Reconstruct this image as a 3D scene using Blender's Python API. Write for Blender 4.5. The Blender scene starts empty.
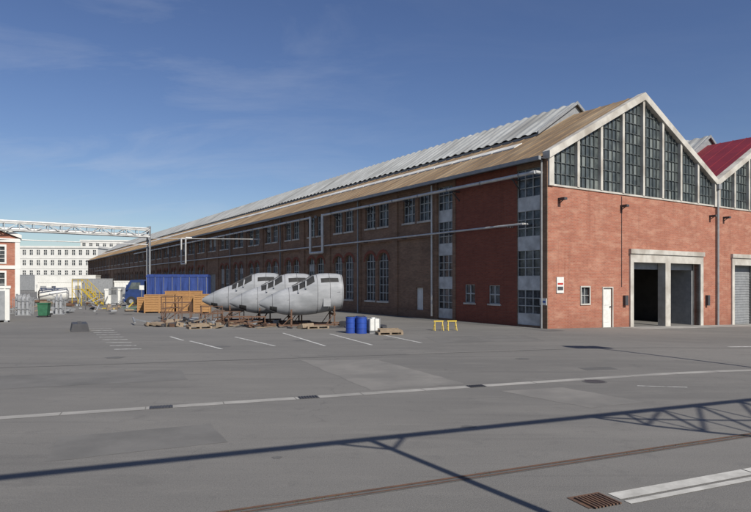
import bpy, math, random
from mathutils import Vector, Matrix
random.seed(7)
scene=bpy.context.scene
R=math.radians
# ------------------------------------------------------------------ materials
def nd(nt,t,**k):
    n=nt.nodes.new(t)
    for a,b in k.items(): setattr(n,a,b)
    return n
def mat(name,c1,c2=None,rough=.8,scale=3.0,metal=0.0,bump=0.0,bscale=30.0,stretch=(1,1,1),c3=None,s3=.3,spec=None,lo=.35,hi=.65):
    m=bpy.data.materials.new(name); m.use_nodes=True; nt=m.node_tree; L=nt.links
    b=nt.nodes['Principled BSDF']; b.inputs['Roughness'].default_value=rough; b.inputs['Metallic'].default_value=metal
    if spec is not None: b.inputs['Specular IOR Level'].default_value=spec
    tc=nd(nt,'ShaderNodeTexCoord'); mp=nd(nt,'ShaderNodeMapping'); mp.inputs['Scale'].default_value=stretch
    L.new(tc.outputs['Object'],mp.inputs['Vector'])
    if c2 is None: c2=tuple(x*.8 for x in c1)
    n=nd(nt,'ShaderNodeTexNoise'); n.inputs['Scale'].default_value=scale; n.inputs['Detail'].default_value=8; n.inputs['Roughness'].default_value=.65
    L.new(mp.outputs[0],n.inputs['Vector'])
    r=nd(nt,'ShaderNodeMapRange'); r.inputs[1].default_value=lo; r.inputs[2].default_value=hi
    L.new(n.outputs[0],r.inputs[0])
    mx=nd(nt,'ShaderNodeMix',data_type='RGBA'); mx.inputs[6].default_value=(*c1,1); mx.inputs[7].default_value=(*c2,1)
    L.new(r.outputs[0],mx.inputs[0]); out=mx.outputs[2]
    if c3:
        n3=nd(nt,'ShaderNodeTexNoise'); n3.inputs['Scale'].default_value=s3; n3.inputs['Detail'].default_value=5
        L.new(mp.outputs[0],n3.inputs['Vector'])
        r3=nd(nt,'ShaderNodeMapRange'); r3.inputs[1].default_value=.45; r3.inputs[2].default_value=.7
        L.new(n3.outputs[0],r3.inputs[0])
        m3=nd(nt,'ShaderNodeMix',data_type='RGBA'); m3.inputs[7].default_value=(*c3,1)
        L.new(r3.outputs[0],m3.inputs[0]); L.new(out,m3.inputs[6]); out=m3.outputs[2]
    L.new(out,b.inputs['Base Color'])
    if bump:
        nb=nd(nt,'ShaderNodeTexNoise'); nb.inputs['Scale'].default_value=bscale; nb.inputs['Detail'].default_value=4
        L.new(tc.outputs['Object'],nb.inputs['Vector'])
        bp=nd(nt,'ShaderNodeBump'); bp.inputs['Strength'].default_value=bump; bp.inputs['Distance'].default_value=.02
        L.new(nb.outputs[0],bp.inputs['Height']); L.new(bp.outputs[0],b.inputs['Normal'])
    return m
def brickmat(name,a,b2,mortar,dirt,dirt_amt=.6,light=None,lamt=.65):
    m=bpy.data.materials.new(name); m.use_nodes=True; nt=m.node_tree; L=nt.links
    bs=nt.nodes['Principled BSDF']; bs.inputs['Roughness'].default_value=.9; bs.inputs['Specular IOR Level'].default_value=.2
    tc=nd(nt,'ShaderNodeTexCoord'); sp=nd(nt,'ShaderNodeSeparateXYZ'); L.new(tc.outputs['Object'],sp.inputs[0])
    ad=nd(nt,'ShaderNodeMath',operation='ADD'); L.new(sp.outputs[0],ad.inputs[0]); L.new(sp.outputs[1],ad.inputs[1])
    cb=nd(nt,'ShaderNodeCombineXYZ'); L.new(ad.outputs[0],cb.inputs[0]); L.new(sp.outputs[2],cb.inputs[1])
    br=nd(nt,'ShaderNodeTexBrick'); br.inputs['Scale'].default_value=1; br.inputs['Brick Width'].default_value=.25; br.inputs['Row Height'].default_value=.08
    br.inputs['Mortar Size'].default_value=.008; br.inputs['Color1'].default_value=(*a,1); br.inputs['Color2'].default_value=(*b2,1); br.inputs['Mortar'].default_value=(*mortar,1)
    br.inputs['Bias'].default_value=0
    L.new(cb.outputs[0],br.inputs['Vector'])
    def layer(base,scale,loc,nscale,lo,hi,amt,col):
        mp=nd(nt,'ShaderNodeMapping'); mp.inputs['Scale'].default_value=scale; mp.inputs['Location'].default_value=loc; L.new(cb.outputs[0],mp.inputs['Vector'])
        n=nd(nt,'ShaderNodeTexNoise'); n.inputs['Scale'].default_value=nscale; n.inputs['Detail'].default_value=10; n.inputs['Roughness'].default_value=.72; L.new(mp.outputs[0],n.inputs['Vector'])
        r=nd(nt,'ShaderNodeMapRange'); r.inputs[1].default_value=lo; r.inputs[2].default_value=hi; r.inputs[4].default_value=amt; L.new(n.outputs[0],r.inputs[0])
        mx=nd(nt,'ShaderNodeMix',data_type='RGBA'); mx.inputs[7].default_value=(*col,1); L.new(r.outputs[0],mx.inputs[0]); L.new(base,mx.inputs[6]); return mx.outputs[2]
    out=layer(br.outputs[0],(.45,.9,1),(0,0,0),1.2,.42,.72,dirt_amt,dirt)
    if light: out=layer(out,(.8,2.2,1),(11,5,0),1.0,.48,.72,lamt,light)
    out=layer(out,(2.5,.18,1),(3,9,0),1.0,.52,.8,.45,tuple(x*.55 for x in dirt))
    # grime rising from the ground
    rz=nd(nt,'ShaderNodeMapRange'); rz.inputs[1].default_value=1.0; rz.inputs[2].default_value=-.4; rz.inputs[4].default_value=.5; L.new(sp.outputs[2],rz.inputs[0])
    mg=nd(nt,'ShaderNodeMix',data_type='RGBA'); mg.inputs[7].default_value=(*[x*.7 for x in dirt],1); L.new(rz.outputs[0],mg.inputs[0]); L.new(out,mg.inputs[6]); out=mg.outputs[2]
    L.new(out,bs.inputs['Base Color'])
    bp=nd(nt,'ShaderNodeBump'); bp.inputs['Strength'].default_value=.4; bp.inputs['Distance'].default_value=.01; bp.invert=True
    L.new(br.outputs['Fac'],bp.inputs['Height']); L.new(bp.outputs[0],bs.inputs['Normal'])
    return m
M={}
M['brick_front']=brickmat('brick_front',(.40,.15,.095),(.31,.115,.075),(.35,.23,.18),(.24,.095,.065),.55,(.48,.28,.20),.8)
M['brick_red']=brickmat('brick_red',(.26,.08,.05),(.20,.06,.04),(.17,.1,.08),(.15,.055,.04),.6)
M['brick_brown']=brickmat('brick_brown',(.28,.165,.11),(.19,.115,.078),(.21,.17,.13),(.115,.075,.055),.6,(.31,.21,.145))
M['concrete']=mat('painted_concrete',(.56,.54,.49),(.43,.41,.37),.85,1.5,c3=(.31,.28,.24),s3=.8)
M['spandrel']=mat('spandrel_panel',(.60,.61,.60),(.45,.46,.45),.7,2,c3=(.33,.33,.32),s3=1.2)
M['white']=mat('white_paint',(.72,.72,.69),(.60,.60,.57),.6,4)
M['grey']=mat('grey_steel',(.27,.28,.29),(.2,.21,.22),.6,3)
M['darkgrey']=mat('dark_steel',(.06,.06,.065),(.045,.045,.05),.6,3)
M['pipe']=mat('pipe_lagging',(.60,.60,.59),(.46,.46,.45),.45,2,metal=.3)
M['glass']=mat('dusty_glass',(.045,.055,.06),(.085,.10,.10),.22,1.3,c3=(.14,.16,.155),s3=2.2,stretch=(1,1,.6))
M['glass_side']=mat('side_glass',(.03,.035,.04),(.12,.13,.14),.2,1.1,lo=.45,hi=.6)
M['muntin']=mat('muntin_steel',(.05,.06,.06),(.09,.10,.10),.7,3)
M['frame']=mat('window_frame_paint',(.42,.43,.42),(.29,.30,.29),.7,3)
M['roof']=mat('roof_sheeting_rusty',(.27,.185,.105),(.15,.105,.065),.9,.8,c3=(.33,.25,.16),s3=.25,bump=.3,stretch=(.5,2,1))
M['roof_red']=mat('roof_red',(.20,.018,.03),(.15,.015,.025),.6,.8)
M['corr']=mat('corrugated_sheet',(.46,.47,.46),(.30,.31,.30),.75,.9,c3=(.22,.22,.21),s3=.25,stretch=(.4,2.5,1))
M['strip']=mat('skylight_sheet',(.74,.73,.68),(.55,.53,.48),.5,.5)
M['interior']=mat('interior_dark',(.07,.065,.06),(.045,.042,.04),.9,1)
M['silver']=mat('grey_primer_metal',(.36,.37,.385),(.27,.28,.295),.62,1.5,c3=(.22,.23,.24),s3=.9,stretch=(1,1,2),spec=.35)
M['black']=mat('black_rubber',(.02,.02,.02),(.03,.03,.03),.8,5)
M['rust']=mat('rusty_steel',(.16,.085,.05),(.09,.055,.04),.85,6)
M['blue']=mat('blue_paint',(.02,.07,.36),(.02,.055,.27),.5,2)
M['cab']=mat('cab_paint',(.02,.045,.16),(.015,.035,.11),.4,2)
M['tarp']=mat('blue_tarpaulin',(.02,.055,.24),(.012,.03,.13),.6,1.5,bump=.5,bscale=3,stretch=(3,1,.5))
M['orange']=mat('orange_timber',(.42,.23,.09),(.28,.15,.06),.8,4,stretch=(1,1,6))
M['wood']=mat('weathered_wood',(.30,.23,.16),(.18,.14,.1),.9,5,stretch=(1,6,1))
M['yellow']=mat('yellow_paint',(.62,.45,.05),(.45,.33,.05),.6,4)
M['green']=mat('green_paint',(.03,.14,.07),(.02,.10,.05),.6,4)
M['line']=mat('worn_white_line',(.60,.60,.57),(.25,.245,.235),.85,5,lo=.42,hi=.66)
M['gutter']=mat('concrete_gutter',(.40,.385,.355),(.28,.27,.25),.9,1.3,c3=(.21,.205,.19),s3=.5)
M['kerbwhite']=mat('pale_concrete',(.56,.55,.51),(.37,.36,.33),.9,3)
M['patch']=mat('asphalt_patch_light',(.225,.215,.197),(.18,.173,.16),.92,1.0,c3=(.155,.15,.14),s3=.6,bump=.3,bscale=60)
M['patch_mid']=mat('asphalt_patch_mid',(.165,.16,.15),(.14,.136,.128),.92,1.2,c3=(.12,.117,.11),s3=.6,bump=.3,bscale=60)
M['patch_dark']=mat('asphalt_patch_dark',(.10,.099,.096),(.125,.123,.118),.92,1.0,bump=.3,bscale=60)
M['whitewall']=mat('white_render',(.70,.70,.67),(.60,.60,.57),.85,.4)
M['redsign']=mat('red_paint',(.5,.04,.03),None,.6,3)
M['weed']=mat('dry_grass',(.12,.12,.04),(.07,.09,.03),.9,8)
def asphalt():
    m=bpy.data.materials.new('asphalt'); m.use_nodes=True; nt=m.node_tree; L=nt.links
    b=nt.nodes['Principled BSDF']; b.inputs['Roughness'].default_value=.93; b.inputs['Specular IOR Level'].default_value=.25
    tc=nd(nt,'ShaderNodeTexCoord')
    def noise(sc,det=6,st=(1,1,1),ro=.6,loc=(0,0,0),rot=0):
        mp=nd(nt,'ShaderNodeMapping'); mp.inputs['Scale'].default_value=st; mp.inputs['Location'].default_value=loc; mp.inputs['Rotation'].default_value=(0,0,rot)
        L.new(tc.outputs['Object'],mp.inputs['Vector'])
        n=nd(nt,'ShaderNodeTexNoise'); n.inputs['Scale'].default_value=sc; n.inputs['Detail'].default_value=det; n.inputs['Roughness'].default_value=ro
        L.new(mp.outputs[0],n.inputs['Vector']); return n.outputs[0]
    def rng(o,a,c,d=0,e=1):
        r=nd(nt,'ShaderNodeMapRange'); r.inputs[1].default_value=a; r.inputs[2].default_value=c; r.inputs[3].default_value=d; r.inputs[4].default_value=e
        L.new(o,r.inputs[0]); return r.outputs[0]
    def mix(f,a,col):
        x=nd(nt,'ShaderNodeMix',data_type='RGBA'); L.new(f,x.inputs[0])
        if isinstance(a,tuple): x.inputs[6].default_value=(*a,1)
        else: L.new(a,x.inputs[6])
        x.inputs[7].default_value=(*col,1); return x.outputs[2]
    c=mix(rng(noise(.12,8,(.6,1.6,1),.6,(0,0,0),-.35),.38,.62),(.19,.183,.17),(.145,.141,.133))
    c=mix(rng(noise(.6,8,(.5,2,1),.7,(9,2,0),-.38),.5,.75,0,.7),c,(.225,.216,.198))
    c=mix(rng(noise(1.7,8,(1,1,1),.7,(3,7,0)),.56,.74,0,.6),c,(.105,.103,.10))
    c=mix(rng(noise(.35,6,(.3,3.6,1),.6,(13,7,0),-.36),.56,.68,0,.45),c,(.115,.112,.107))
    c=mix(rng(noise(.9,4,(.15,5,1),.5,(3,17,0),-1.0),.6,.7,0,.3),c,(.10,.098,.094))
    c=mix(rng(noise(5,5,(1,1,1),.7,(31,7,0)),.66,.72,0,.6),c,(.085,.083,.08))
    c=mix(rng(noise(70,3),.45,.75,0,.5),c,(.28,.27,.255))
    c=mix(rng(noise(45,3,loc=(5,5,5)),.5,.8,0,.6),c,(.08,.08,.078))
    nz=nd(nt,'ShaderNodeTexNoise'); nz.inputs['Scale'].default_value=1.2; nz.inputs['Detail'].default_value=5; L.new(tc.outputs['Object'],nz.inputs['Vector'])
    va=nd(nt,'ShaderNodeVectorMath',operation='MULTIPLY_ADD'); va.inputs[1].default_value=(1.3,1.3,0); L.new(nz.outputs['Color'],va.inputs[0]); L.new(tc.outputs['Object'],va.inputs[2])
    v=nd(nt,'ShaderNodeTexVoronoi',feature='DISTANCE_TO_EDGE'); v.inputs['Scale'].default_value=.16; L.new(va.outputs[0],v.inputs['Vector'])
    cr=rng(v.outputs['Distance'],.0,.004,1,0); mk=rng(noise(.25,3,loc=(20,3,0)),.52,.6)
    mm=nd(nt,'ShaderNodeMath',operation='MULTIPLY'); L.new(cr,mm.inputs[0]); L.new(mk,mm.inputs[1])
    mm2=nd(nt,'ShaderNodeMath',operation='MULTIPLY'); L.new(mm.outputs[0],mm2.inputs[0]); mm2.inputs[1].default_value=.35
    c=mix(mm2.outputs[0],c,(.07,.07,.07))
    L.new(c,b.inputs['Base Color'])
    bp=nd(nt,'ShaderNodeBump'); bp.inputs['Strength'].default_value=.6; bp.inputs['Distance'].default_value=.01
    L.new(noise(60,4),bp.inputs['Height']); L.new(bp.outputs[0],b.inputs['Normal'])
    return m
M['asphalt']=asphalt()
# ------------------------------------------------------------------ mesh builder
class MB:
    def __init__(s): s.v=[]; s.f=[]; s.mi=[]
    def add(s,vs,fs,mi=0):
        o=len(s.v); s.v+=[tuple(p) for p in vs]
        for f in fs: s.f.append([i+o for i in f]); s.mi.append(mi)
    def quad(s,*p,mi=0): s.add(p,[list(range(len(p)))],mi)
    def box(s,x0,x1,y0,y1,z0,z1,mi=0,T=None):
        vs=[Vector((x,y,z)) for z in(z0,z1) for y in(y0,y1) for x in(x0,x1)]
        if T is not None: vs=[T@p for p in vs]
        s.add(vs,[(0,2,3,1),(4,5,7,6),(0,1,5,4),(2,6,7,3),(0,4,6,2),(1,3,7,5)],mi)
    def beam(s,a,b,w,h=None,mi=0):
        a=Vector(a); b=Vector(b); h=h or w; d=(b-a); l=d.length; d.normalize()
        up=Vector((0,0,1)) if abs(d.z)<.98 else Vector((0,1,0))
        x=d.cross(up).normalized(); z=x.cross(d)
        vs=[]
        for p in(a,b):
            for i,j in((-1,-1),(1,-1),(1,1),(-1,1)): vs.append(p+x*w/2*i+z*h/2*j)
        s.add(vs,[(0,1,2,3),(7,6,5,4),(0,4,5,1),(1,5,6,2),(2,6,7,3),(3,7,4,0)],mi)
    def cyl(s,a,b,r,n=12,r2=None,mi=0):
        a=Vector(a); b=Vector(b); r2=r if r2 is None else r2; d=(b-a).normalized()
        up=Vector((0,0,1)) if abs(d.z)<.98 else Vector((0,1,0))
        x=d.cross(up).normalized(); z=x.cross(d); vs=[]
        for p,rr in((a,r),(b,r2)):
            for i in range(n):
                t=2*math.pi*i/n; vs.append(p+x*rr*math.cos(t)+z*rr*math.sin(t))
        fs=[(i,(i+1)%n,n+(i+1)%n,n+i) for i in range(n)]+[tuple(range(n-1,-1,-1)),tuple(range(n,2*n))]
        s.add(vs,fs,mi)
    def ext(s,poly,y0,y1,mi=0):
        n=len(poly); vs=[(x,y0,z) for x,z in poly]+[(x,y1,z) for x,z in poly]
        s.add(vs,[tuple(range(n)),tuple(range(2*n-1,n-1,-1))]+[(i,n+i,n+(i+1)%n,(i+1)%n) for i in range(n)],mi)
    def done(s,name,mats,parent=None,smooth=False,loc=None,rot=None):
        me=bpy.data.meshes.new(name); me.from_pydata(s.v,[],s.f); me.update()
        ms=mats if isinstance(mats,list) else [mats]
        for m in ms: me.materials.append(m)
        me.polygons.foreach_set('material_index',s.mi)
        if smooth:
            me.polygons.foreach_set('use_smooth',[True]*len(me.polygons))
            try: me.set_sharp_from_angle(angle=R(35))
            except Exception: pass
        o=bpy.data.objects.new(name,me); scene.collection.objects.link(o)
        if parent: o.parent=parent
        if loc: o.location=loc
        if rot is not None: o.rotation_euler=(0,0,rot)
        return o
def empty(name,loc=(0,0,0),rot=0):
    e=bpy.data.objects.new(name,None); scene.collection.objects.link(e); e.location=loc; e.rotation_euler=(0,0,rot); e.empty_display_size=.5; return e
# ------------------------------------------------------------------ ground
def g(x,y=0):
    x=min(x,60); d=x-9
    if d<=-2: return 0.
    if d>=2: return -.033*d
    return -.033*(d+2)**2/8
mb=MB()
xs=[-2500,-300,-60,-20]+[0,4,7,7.5,8,8.5,9,9.5,10,10.5,11,15,20,30,45,60,300,2500]
ys=[-1500,-200,-30,0,30,80,250,900,3500]
vs=[(x,y,g(x)) for y in ys for x in xs]; nx=len(xs)
mb.add(vs,[(j*nx+i,j*nx+i+1,(j+1)*nx+i+1,(j+1)*nx+i) for j in range(len(ys)-1) for i in range(nx-1)])
mb.done('ground',M['asphalt'])
def sheet(mb,pts,off=.004,nseg=1):
    mb.quad(*[(x,y,g(x)+off) for x,y in pts])
def strip(mb,a,b,w,off=.004,seg=1.0,gap=None):
    a=Vector(a); b=Vector(b); d=b-a; l=d.length; d.normalize(); p=Vector((-d.y,d.x))*w/2; n=max(1,int(l/seg))
    for i in range(n):
        q0=a+d*l*i/n; q1=a+d*l*((i+1)/n-(gap or 0)/l)
        sheet(mb,[q0-p,q1-p,q1+p,q0+p],off)
mb=MB(); d1=Vector((.943,.333)); P=Vector((-6.9,10.85))
strip(mb,P-d1*20,P+d1*46,.28,.004,1.5,gap=.02); mb.done('concrete_gutter_strip',M['gutter'])
for k in (2.6,5.6,9.7,23.0):
    mb=MB()
    c=P+d1*k
    for j in range(7):
        q=c+d1*(j*.06); n=Vector((-d1.y,d1.x))*.12
        mb.beam((*(q-n),g(q.x)+.012),(*(q+n),g(q.x)+.012),.03,.012)
    q=c+d1*.18
    strip(mb,q-d1*.22,q+d1*.22,.27,.007)
    mb.done('drain_grate',M['darkgrey'])
mb=MB(); P2=Vector((-1.635,6.41)); d2=Vector((.921,.388)); n2=Vector((d2.y,-d2.x))
strip(mb,P2-d2*25,P2+d2*50,.05,.010,2); strip(mb,P2-d2*25+n2*.09,P2+d2*50+n2*.09,.03,.008,2)
for q in (P2+n2*1.42,):
    strip(mb,q-d2*25,q+d2*2.6,.05,.010,2); strip(mb,q-d2*25-n2*.09,q+d2*2.6-n2*.09,.03,.008,2)
mb.done('embedded_rail_track',M['rust'])
mb=MB(); q=P2+n2*.045; strip(mb,q-d2*25,q+d2*50,.17,.0045,2); mb.done('rail_groove_asphalt',M['patch_dark'])
# weeds and grit in the rail groove
mb=MB()
for i in range(500):
    k=random.uniform(-2,12); c=P2+d2*k+n2*random.gauss(.045,.035)
    if math.sin(k*2.3)+math.sin(k*.9+1)<.2: continue
    h=random.uniform(.01,.035); a=random.random()*6.28; w_=.004
    mb.quad((c.x-w_*math.cos(a),c.y-w_*math.sin(a),.004),(c.x+w_*math.cos(a),c.y+w_*math.sin(a),.004),(c.x+h*.5*math.cos(a*3),c.y+h*.5*math.sin(a*3),h))
mb.done('groove_grass',M['weed'])
mb=MB(); a=Vector((2.78,6.87)); strip(mb,a,a+d2*14,.20,.006,2.2,gap=.03); strip(mb,a+n2*.2,a+n2*.2+d2*14,.10,.006,2.2,gap=.03)
mb.done('pale_concrete_edging',M['kerbwhite'])
mb=MB(); q=a-d2*.32
for j in range(8): mb.beam((*(q-d2*(.15-j*.05)-n2*.12),.018),(*(q-d2*(.15-j*.05)+n2*.22),.018),.025,.014)
strip(mb,q-d2*.22,q+d2*.25,.36,.007); mb.done('drain_grate',M['rust'])
def patch(name,polys,m,off=.0025):
    mb=MB()
    for p in polys: sheet(mb,p,off)
    return mb.done(name,m)
def rag(pts,amp=.08,seg=.35):
    out=[]
    n=len(pts)
    for i in range(n):
        a=Vector(pts[i]); b=Vector(pts[(i+1)%n]); l=(b-a).length; k=max(1,int(l/seg)); nn=Vector((-(b-a).y,(b-a).x)).normalized()
        for j in range(k): out.append(tuple(a.lerp(b,j/k)+nn*random.uniform(-amp,amp)))
    return out
patch('asphalt_repair_patch',[rag([(-2.42,18.9),(0.1,18.9),(2.2,14.5),(-.1,13.6)],.04),rag([(2.88,13.5),(4.43,14.0),(5.6,12.3),(4.26,11.7)],.04),
      rag([(1.0,20.6),(6.5,22.1),(6.6,21.8),(1.2,20.3)],.03)],M['patch'])
patch('asphalt_repair_patch',[rag([(-9.5,13.5),(-4.8,15.1),(-5.6,16.9),(-10.6,15.6)],.03),rag([(-4.6,8.2),(-2.3,9.2),(-2.9,10.4),(-5.1,9.5)],.03),rag([(2.6,24.2),(7.2,25.0),(7.0,27.6),(2.2,27)],.06)],M['patch_mid'],.0024)
patch('asphalt_repair_patch',[rag([(5.9,17.2),(6.9,17.4),(6.95,16.9),(6.0,16.7)],.02)],M['patch_dark'],.003)
patch('oil_stain',[[(cx+r_*math.cos(t/20*6.283)*(1+.25*math.sin(t*1.7+cx)),cy+r_*.8*math.sin(t/20*6.283)*(1+.2*math.cos(t*2.3))) for t in range(20)] for cx,cy,r_ in ((-6.0,22.8,.35),(-3.2,25.2,.3),(.6,25.8,.25),(1.6,10.2,.12),(-8.6,19.5,.3),(4.8,19.2,.22),(-1.4,8.4,.07))],M['patch_dark'],.0035)
mb=MB(); strip(mb,Vector((-10.92,17.15))-Vector((.966,.259))*20,Vector((-10.92,17.15))+Vector((.966,.259))*40,.05,.004,2)
mb.done('asphalt_joint',M['patch_dark'])
mb=MB(); strip(mb,Vector((-10.92,17.2))-Vector((.966,.259))*20,Vector((-10.92,17.2))+Vector((.966,.259))*40,.03,.0065,2)
mb.done('asphalt_joint',M['patch'])
mb=MB()
for a,b in (((-7.86,25),(-5.73,22)),((-6.38,26.8),(-3.93,23.05)),((-4.53,28.9),(-1.97,23.05)),((-2.19,28.4),(-.14,23.4)),((.2,28.2),(1.9,24.2)),((-9.4,27),(-8.2,25.2))):
    strip(mb,a,b,.11,.0045,1)
for i in range(9):
    t=i/8; c=Vector((-15.3+5.6*t,31.5-9.6*t)); strip(mb,c,c+Vector((1.15-.2*t,.15)),.14,.0045,1)
strip(mb,(14.6,24.4),(24,27.9),.16,.0045,1); strip(mb,(6.3,14.2),(7.4,14.0),.06,.0045,1)
mb.done('painted_parking_lines',M['line'])
for x,y in ((5.5,14.8),):
    mb=MB(); mb.cyl((x,y,-.05),(x,y,.006),.30,24); mb.cyl((x,y,.0),(x,y,.010),.25,24,mi=1); mb.done('manhole_cover',[M['patch_dark'],M['darkgrey']])
# ------------------------------------------------------------------ factory hall
ROT=math.atan2(.541,.841); C=(9.27,31.72,0)
hall=empty('brick_factory_hall',C,ROT)
BAY=17.1; LEN=188.5; EZ=9.5; PK=14.04; SL=(PK-EZ)/(BAY/2); NB=3
def wall(mb,Pf,a0,a1,z0,z1,ops,depth=.3):
    As=sorted(set([a0,a1]+[v for o in ops for v in(o[0],o[1]) if a0<v<a1])); Zs=sorted(set([z0,z1]+[v for o in ops for v in(o[2],o[3]) if z0<v<z1]))
    for i in range(len(As)-1):
        for j in range(len(Zs)-1):
            ca=(As[i]+As[i+1])/2; cz=(Zs[j]+Zs[j+1])/2
            if any(o[0]<ca<o[1] and o[2]<cz<o[3] for o in ops): continue
            mb.quad(Pf(As[i],Zs[j],0),Pf(As[i+1],Zs[j],0),Pf(As[i+1],Zs[j+1],0),Pf(As[i],Zs[j+1],0))
    for o in ops:
        p=[(o[0],o[2]),(o[1],o[2]),(o[1],o[3]),(o[0],o[3])]
        for k in range(4):
            q,r=p[k],p[(k+1)%4]; mb.quad(Pf(*q,0),Pf(*r,0),Pf(*r,-depth),Pf(*q,-depth))
SF=lambda a,z,n:(-n,a,z)
FF=lambda a,z,n:(a,-n,z)
def pbox(mb,Pf,a0,a1,z0,z1,n0,n1,mi=0):
    p=Pf(a0,z0,n0); q=Pf(a1,z1,n1)
    mb.box(min(p[0],q[0]),max(p[0],q[0]),min(p[1],q[1]),max(p[1],q[1]),p[2],q[2],mi)
brown=MB(); red=MB(); glass=MB(); fr=MB(); sp=MB(); trim=MB()
cols=[(.55,2.24),(7.83,9.38)]
floors=[(7.25,8.8),(5.04,6.48),(2.83,4.27),(.73,2.06)]
wall(brown,SF,0,.55,-1,EZ,[])
wall(red,SF,2.24,7.83,-1,EZ,[(5.74,6.67,1.2,2.35),(3.59,4.51,1.2,2.3)],.2)
for a0,a1,z0,z1 in ((5.74,6.67,1.2,2.35),(3.59,4.51,1.2,2.3)):
    pbox(glass,SF,a0,a1,z0,z1,-.16,-.12)
    for t in(0,.5,1):
        c=a0+(a1-a0)*t; pbox(fr,SF,max(a0,c-.04),min(a1,c+.04),z0,z1,-.12,-.05)
    for t in(0,.5,1):
        c=z0+(z1-z0)*t; pbox(fr,SF,a0,a1,max(z0,c-.04),min(z1,c+.04),-.119,-.049)
    pbox(trim,SF,a0-.08,a1+.08,z0-.1,z0,-.05,.08)
for a0,a1 in cols:
    wall(brown,SF,a0,a1,8.8,EZ,[]); wall(brown,SF,a0,a1,-1,.1,[])
    prev=8.8
    for z0,z1 in floors:
        if z1<prev: pbox(sp,SF,a0,a1,z1,prev,-.2,-.06)
        pbox(glass,SF,a0,a1,z0,z1,-.2,-.14)
        for t in(0,1/3,2/3,1):
            c=a0+(a1-a0)*t; pbox(fr,SF,max(a0,c-.025),min(a1,c+.025),z0,z1,-.13,-.07)
        for t in(.0,.33,.66,1):
            c=z0+(z1-z0)*t; pbox(fr,SF,a0,a1,max(z0,c-.025),min(z1,c+.025),-.129,-.069)
        prev=z0
    pbox(sp,SF,a0,a1,.1,.73,-.2,-.06)
    for zz in (-1,):
        brown.quad(SF(a0,zz,0),SF(a0,EZ,0),SF(a0,EZ,-.3),SF(a0,zz,-.3)); brown.quad(SF(a1,zz,0),SF(a1,EZ,0),SF(a1,EZ,-.3),SF(a1,zz,-.3))
ops=[]; PIT=5.2; nb=int((LEN-9.4)/PIT)
arches=[]
for k in range(nb):
    c=11.78+PIT*k
    if c+2>LEN: break
    for a0,a1 in ((c-1.65,c-.2),(c+.2,c+1.65)):
        ops.append((a0,a1,6.75,8.55))
        if k==0 : continue
        if k in (9,17,25): continue
        ops.append((a0,a1,1.05,4.75)); arches.append((a0,a1))
    if k in (9,17,25): ops.append((c-1.4,c+1.4,-1,3.6))
ops.append((11.03,11.85,-1,2.1))
wall(brown,SF,9.38,LEN,-1,EZ,ops,.28)
def archfill(mb,a0,a1,ztop,rise,Pf,depth):
    n=8; w=(a1-a0)
    pts=[]
    for i in range(n+1):
        t=i/n; x=a0+w*t; z=ztop-rise+rise*math.sqrt(max(0,1-(2*t-1)**2)); pts.append((x,z))
    for i in range(n):
        p,q=pts[i],pts[i+1]
        for nn in (-.004,):
            mb.quad(Pf(p[0],p[1],nn),Pf(q[0],q[1],nn),Pf(q[0],ztop,nn),Pf(p[0],ztop,nn))
        mb.quad(Pf(p[0],p[1],nn),Pf(q[0],q[1],nn),Pf(q[0],q[1],-depth),Pf(p[0],p[1],-depth))
for a0,a1 in arches: archfill(brown,a0,a1,4.75,.62,SF,.24)
# rubbed-brick arch rings
ar=MB()
for a0,a1 in arches:
    if a0>90: continue
    n=8; c=(a0+a1)/2; w=(a1-a0)/2
    for i in range(n):
        t0,t1=math.pi*i/n,math.pi*(i+1)/n
        def ap_(t,k): return SF(c-(w+k)*math.cos(t),4.13+(.62+k)*math.sin(t),.03)
        ar.quad(ap_(t0,.02),ap_(t1,.02),ap_(t1,.26),ap_(t0,.26))
ar.done('arch_rings',M['brick_red'],hall)
blind=MB()
for i,(a0,a1,z0,z1) in enumerate(ops):
    if z0<0: continue
    pbox(glass,SF,a0,a1,z0,z1,-.26,-.22)
    if random.random()<.25:
        zz=z0+(z1-z0)*random.choice((.33,.5,.66)); pbox(blind,SF,a0+.03,a1-.03,zz,z1-.03 if z1>6 else z1-.65,-.219,-.212)
    far=a0>80
    for t in ((0,.5,1) if far else (0,1/3,2/3,1)):
        c=a0+(a1-a0)*t; pbox(fr,SF,max(a0,c-.028),min(a1,c+.028),z0,z1,-.21,-.15)
    nz=(2 if z1>6 else 4) if far else (3 if z1>6 else 6)
    for j in range(nz+1):
        c=z0+(z1-z0)*j/nz; pbox(fr,SF,a0,a1,max(z0,c-.028),min(z1,c+.028),-.209,-.149)
    pbox(trim,SF,a0-.06,a1+.06,z0-.14,z0-.002,-.05,.09)
blind.done('whitewashed_panes',M['spandrel'],hall)
rel=MB()
for k in range(nb):
    c=11.78+PIT*k+PIT/2
    if c+.5>LEN: break
    pbox(rel,SF,c-.35,c+.35,-1,EZ-.32,.0,.12)
pbox(rel,SF,9.5,LEN,5.55,5.75,.0,.10); pbox(rel,SF,9.5,LEN,-1,.55,.0,.07); pbox(rel,SF,9.5,LEN,8.85,9.12,.0,.09)
pbox(rel,SF,7.55,7.83,-1,EZ-.3,.002,.06); pbox(rel,SF,9.38,9.6,-1,EZ-.3,.002,.13)
rel.done('wall_relief',M['brick_brown'],hall)
dr=MB(); pbox(dr,SF,11.03,11.85,-.2,2.1,-.2,-.12); pbox(dr,SF,11.40,11.46,.1,2.0,-.12,-.1); dr.done('side_door',M['white'],hall)
dr=MB()
for k in (9,17,25):
    c=11.78+PIT*k; pbox(dr,SF,c-1.4,c+1.4,-.5,3.6,-.25,-.2)
    for j in range(6): pbox(dr,SF,c-1.4+j*.56,c-1.4+j*.56+.05,-.4,3.6,-.2,-.17)
dr.done('side_gates',M['grey'],hall)
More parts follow.
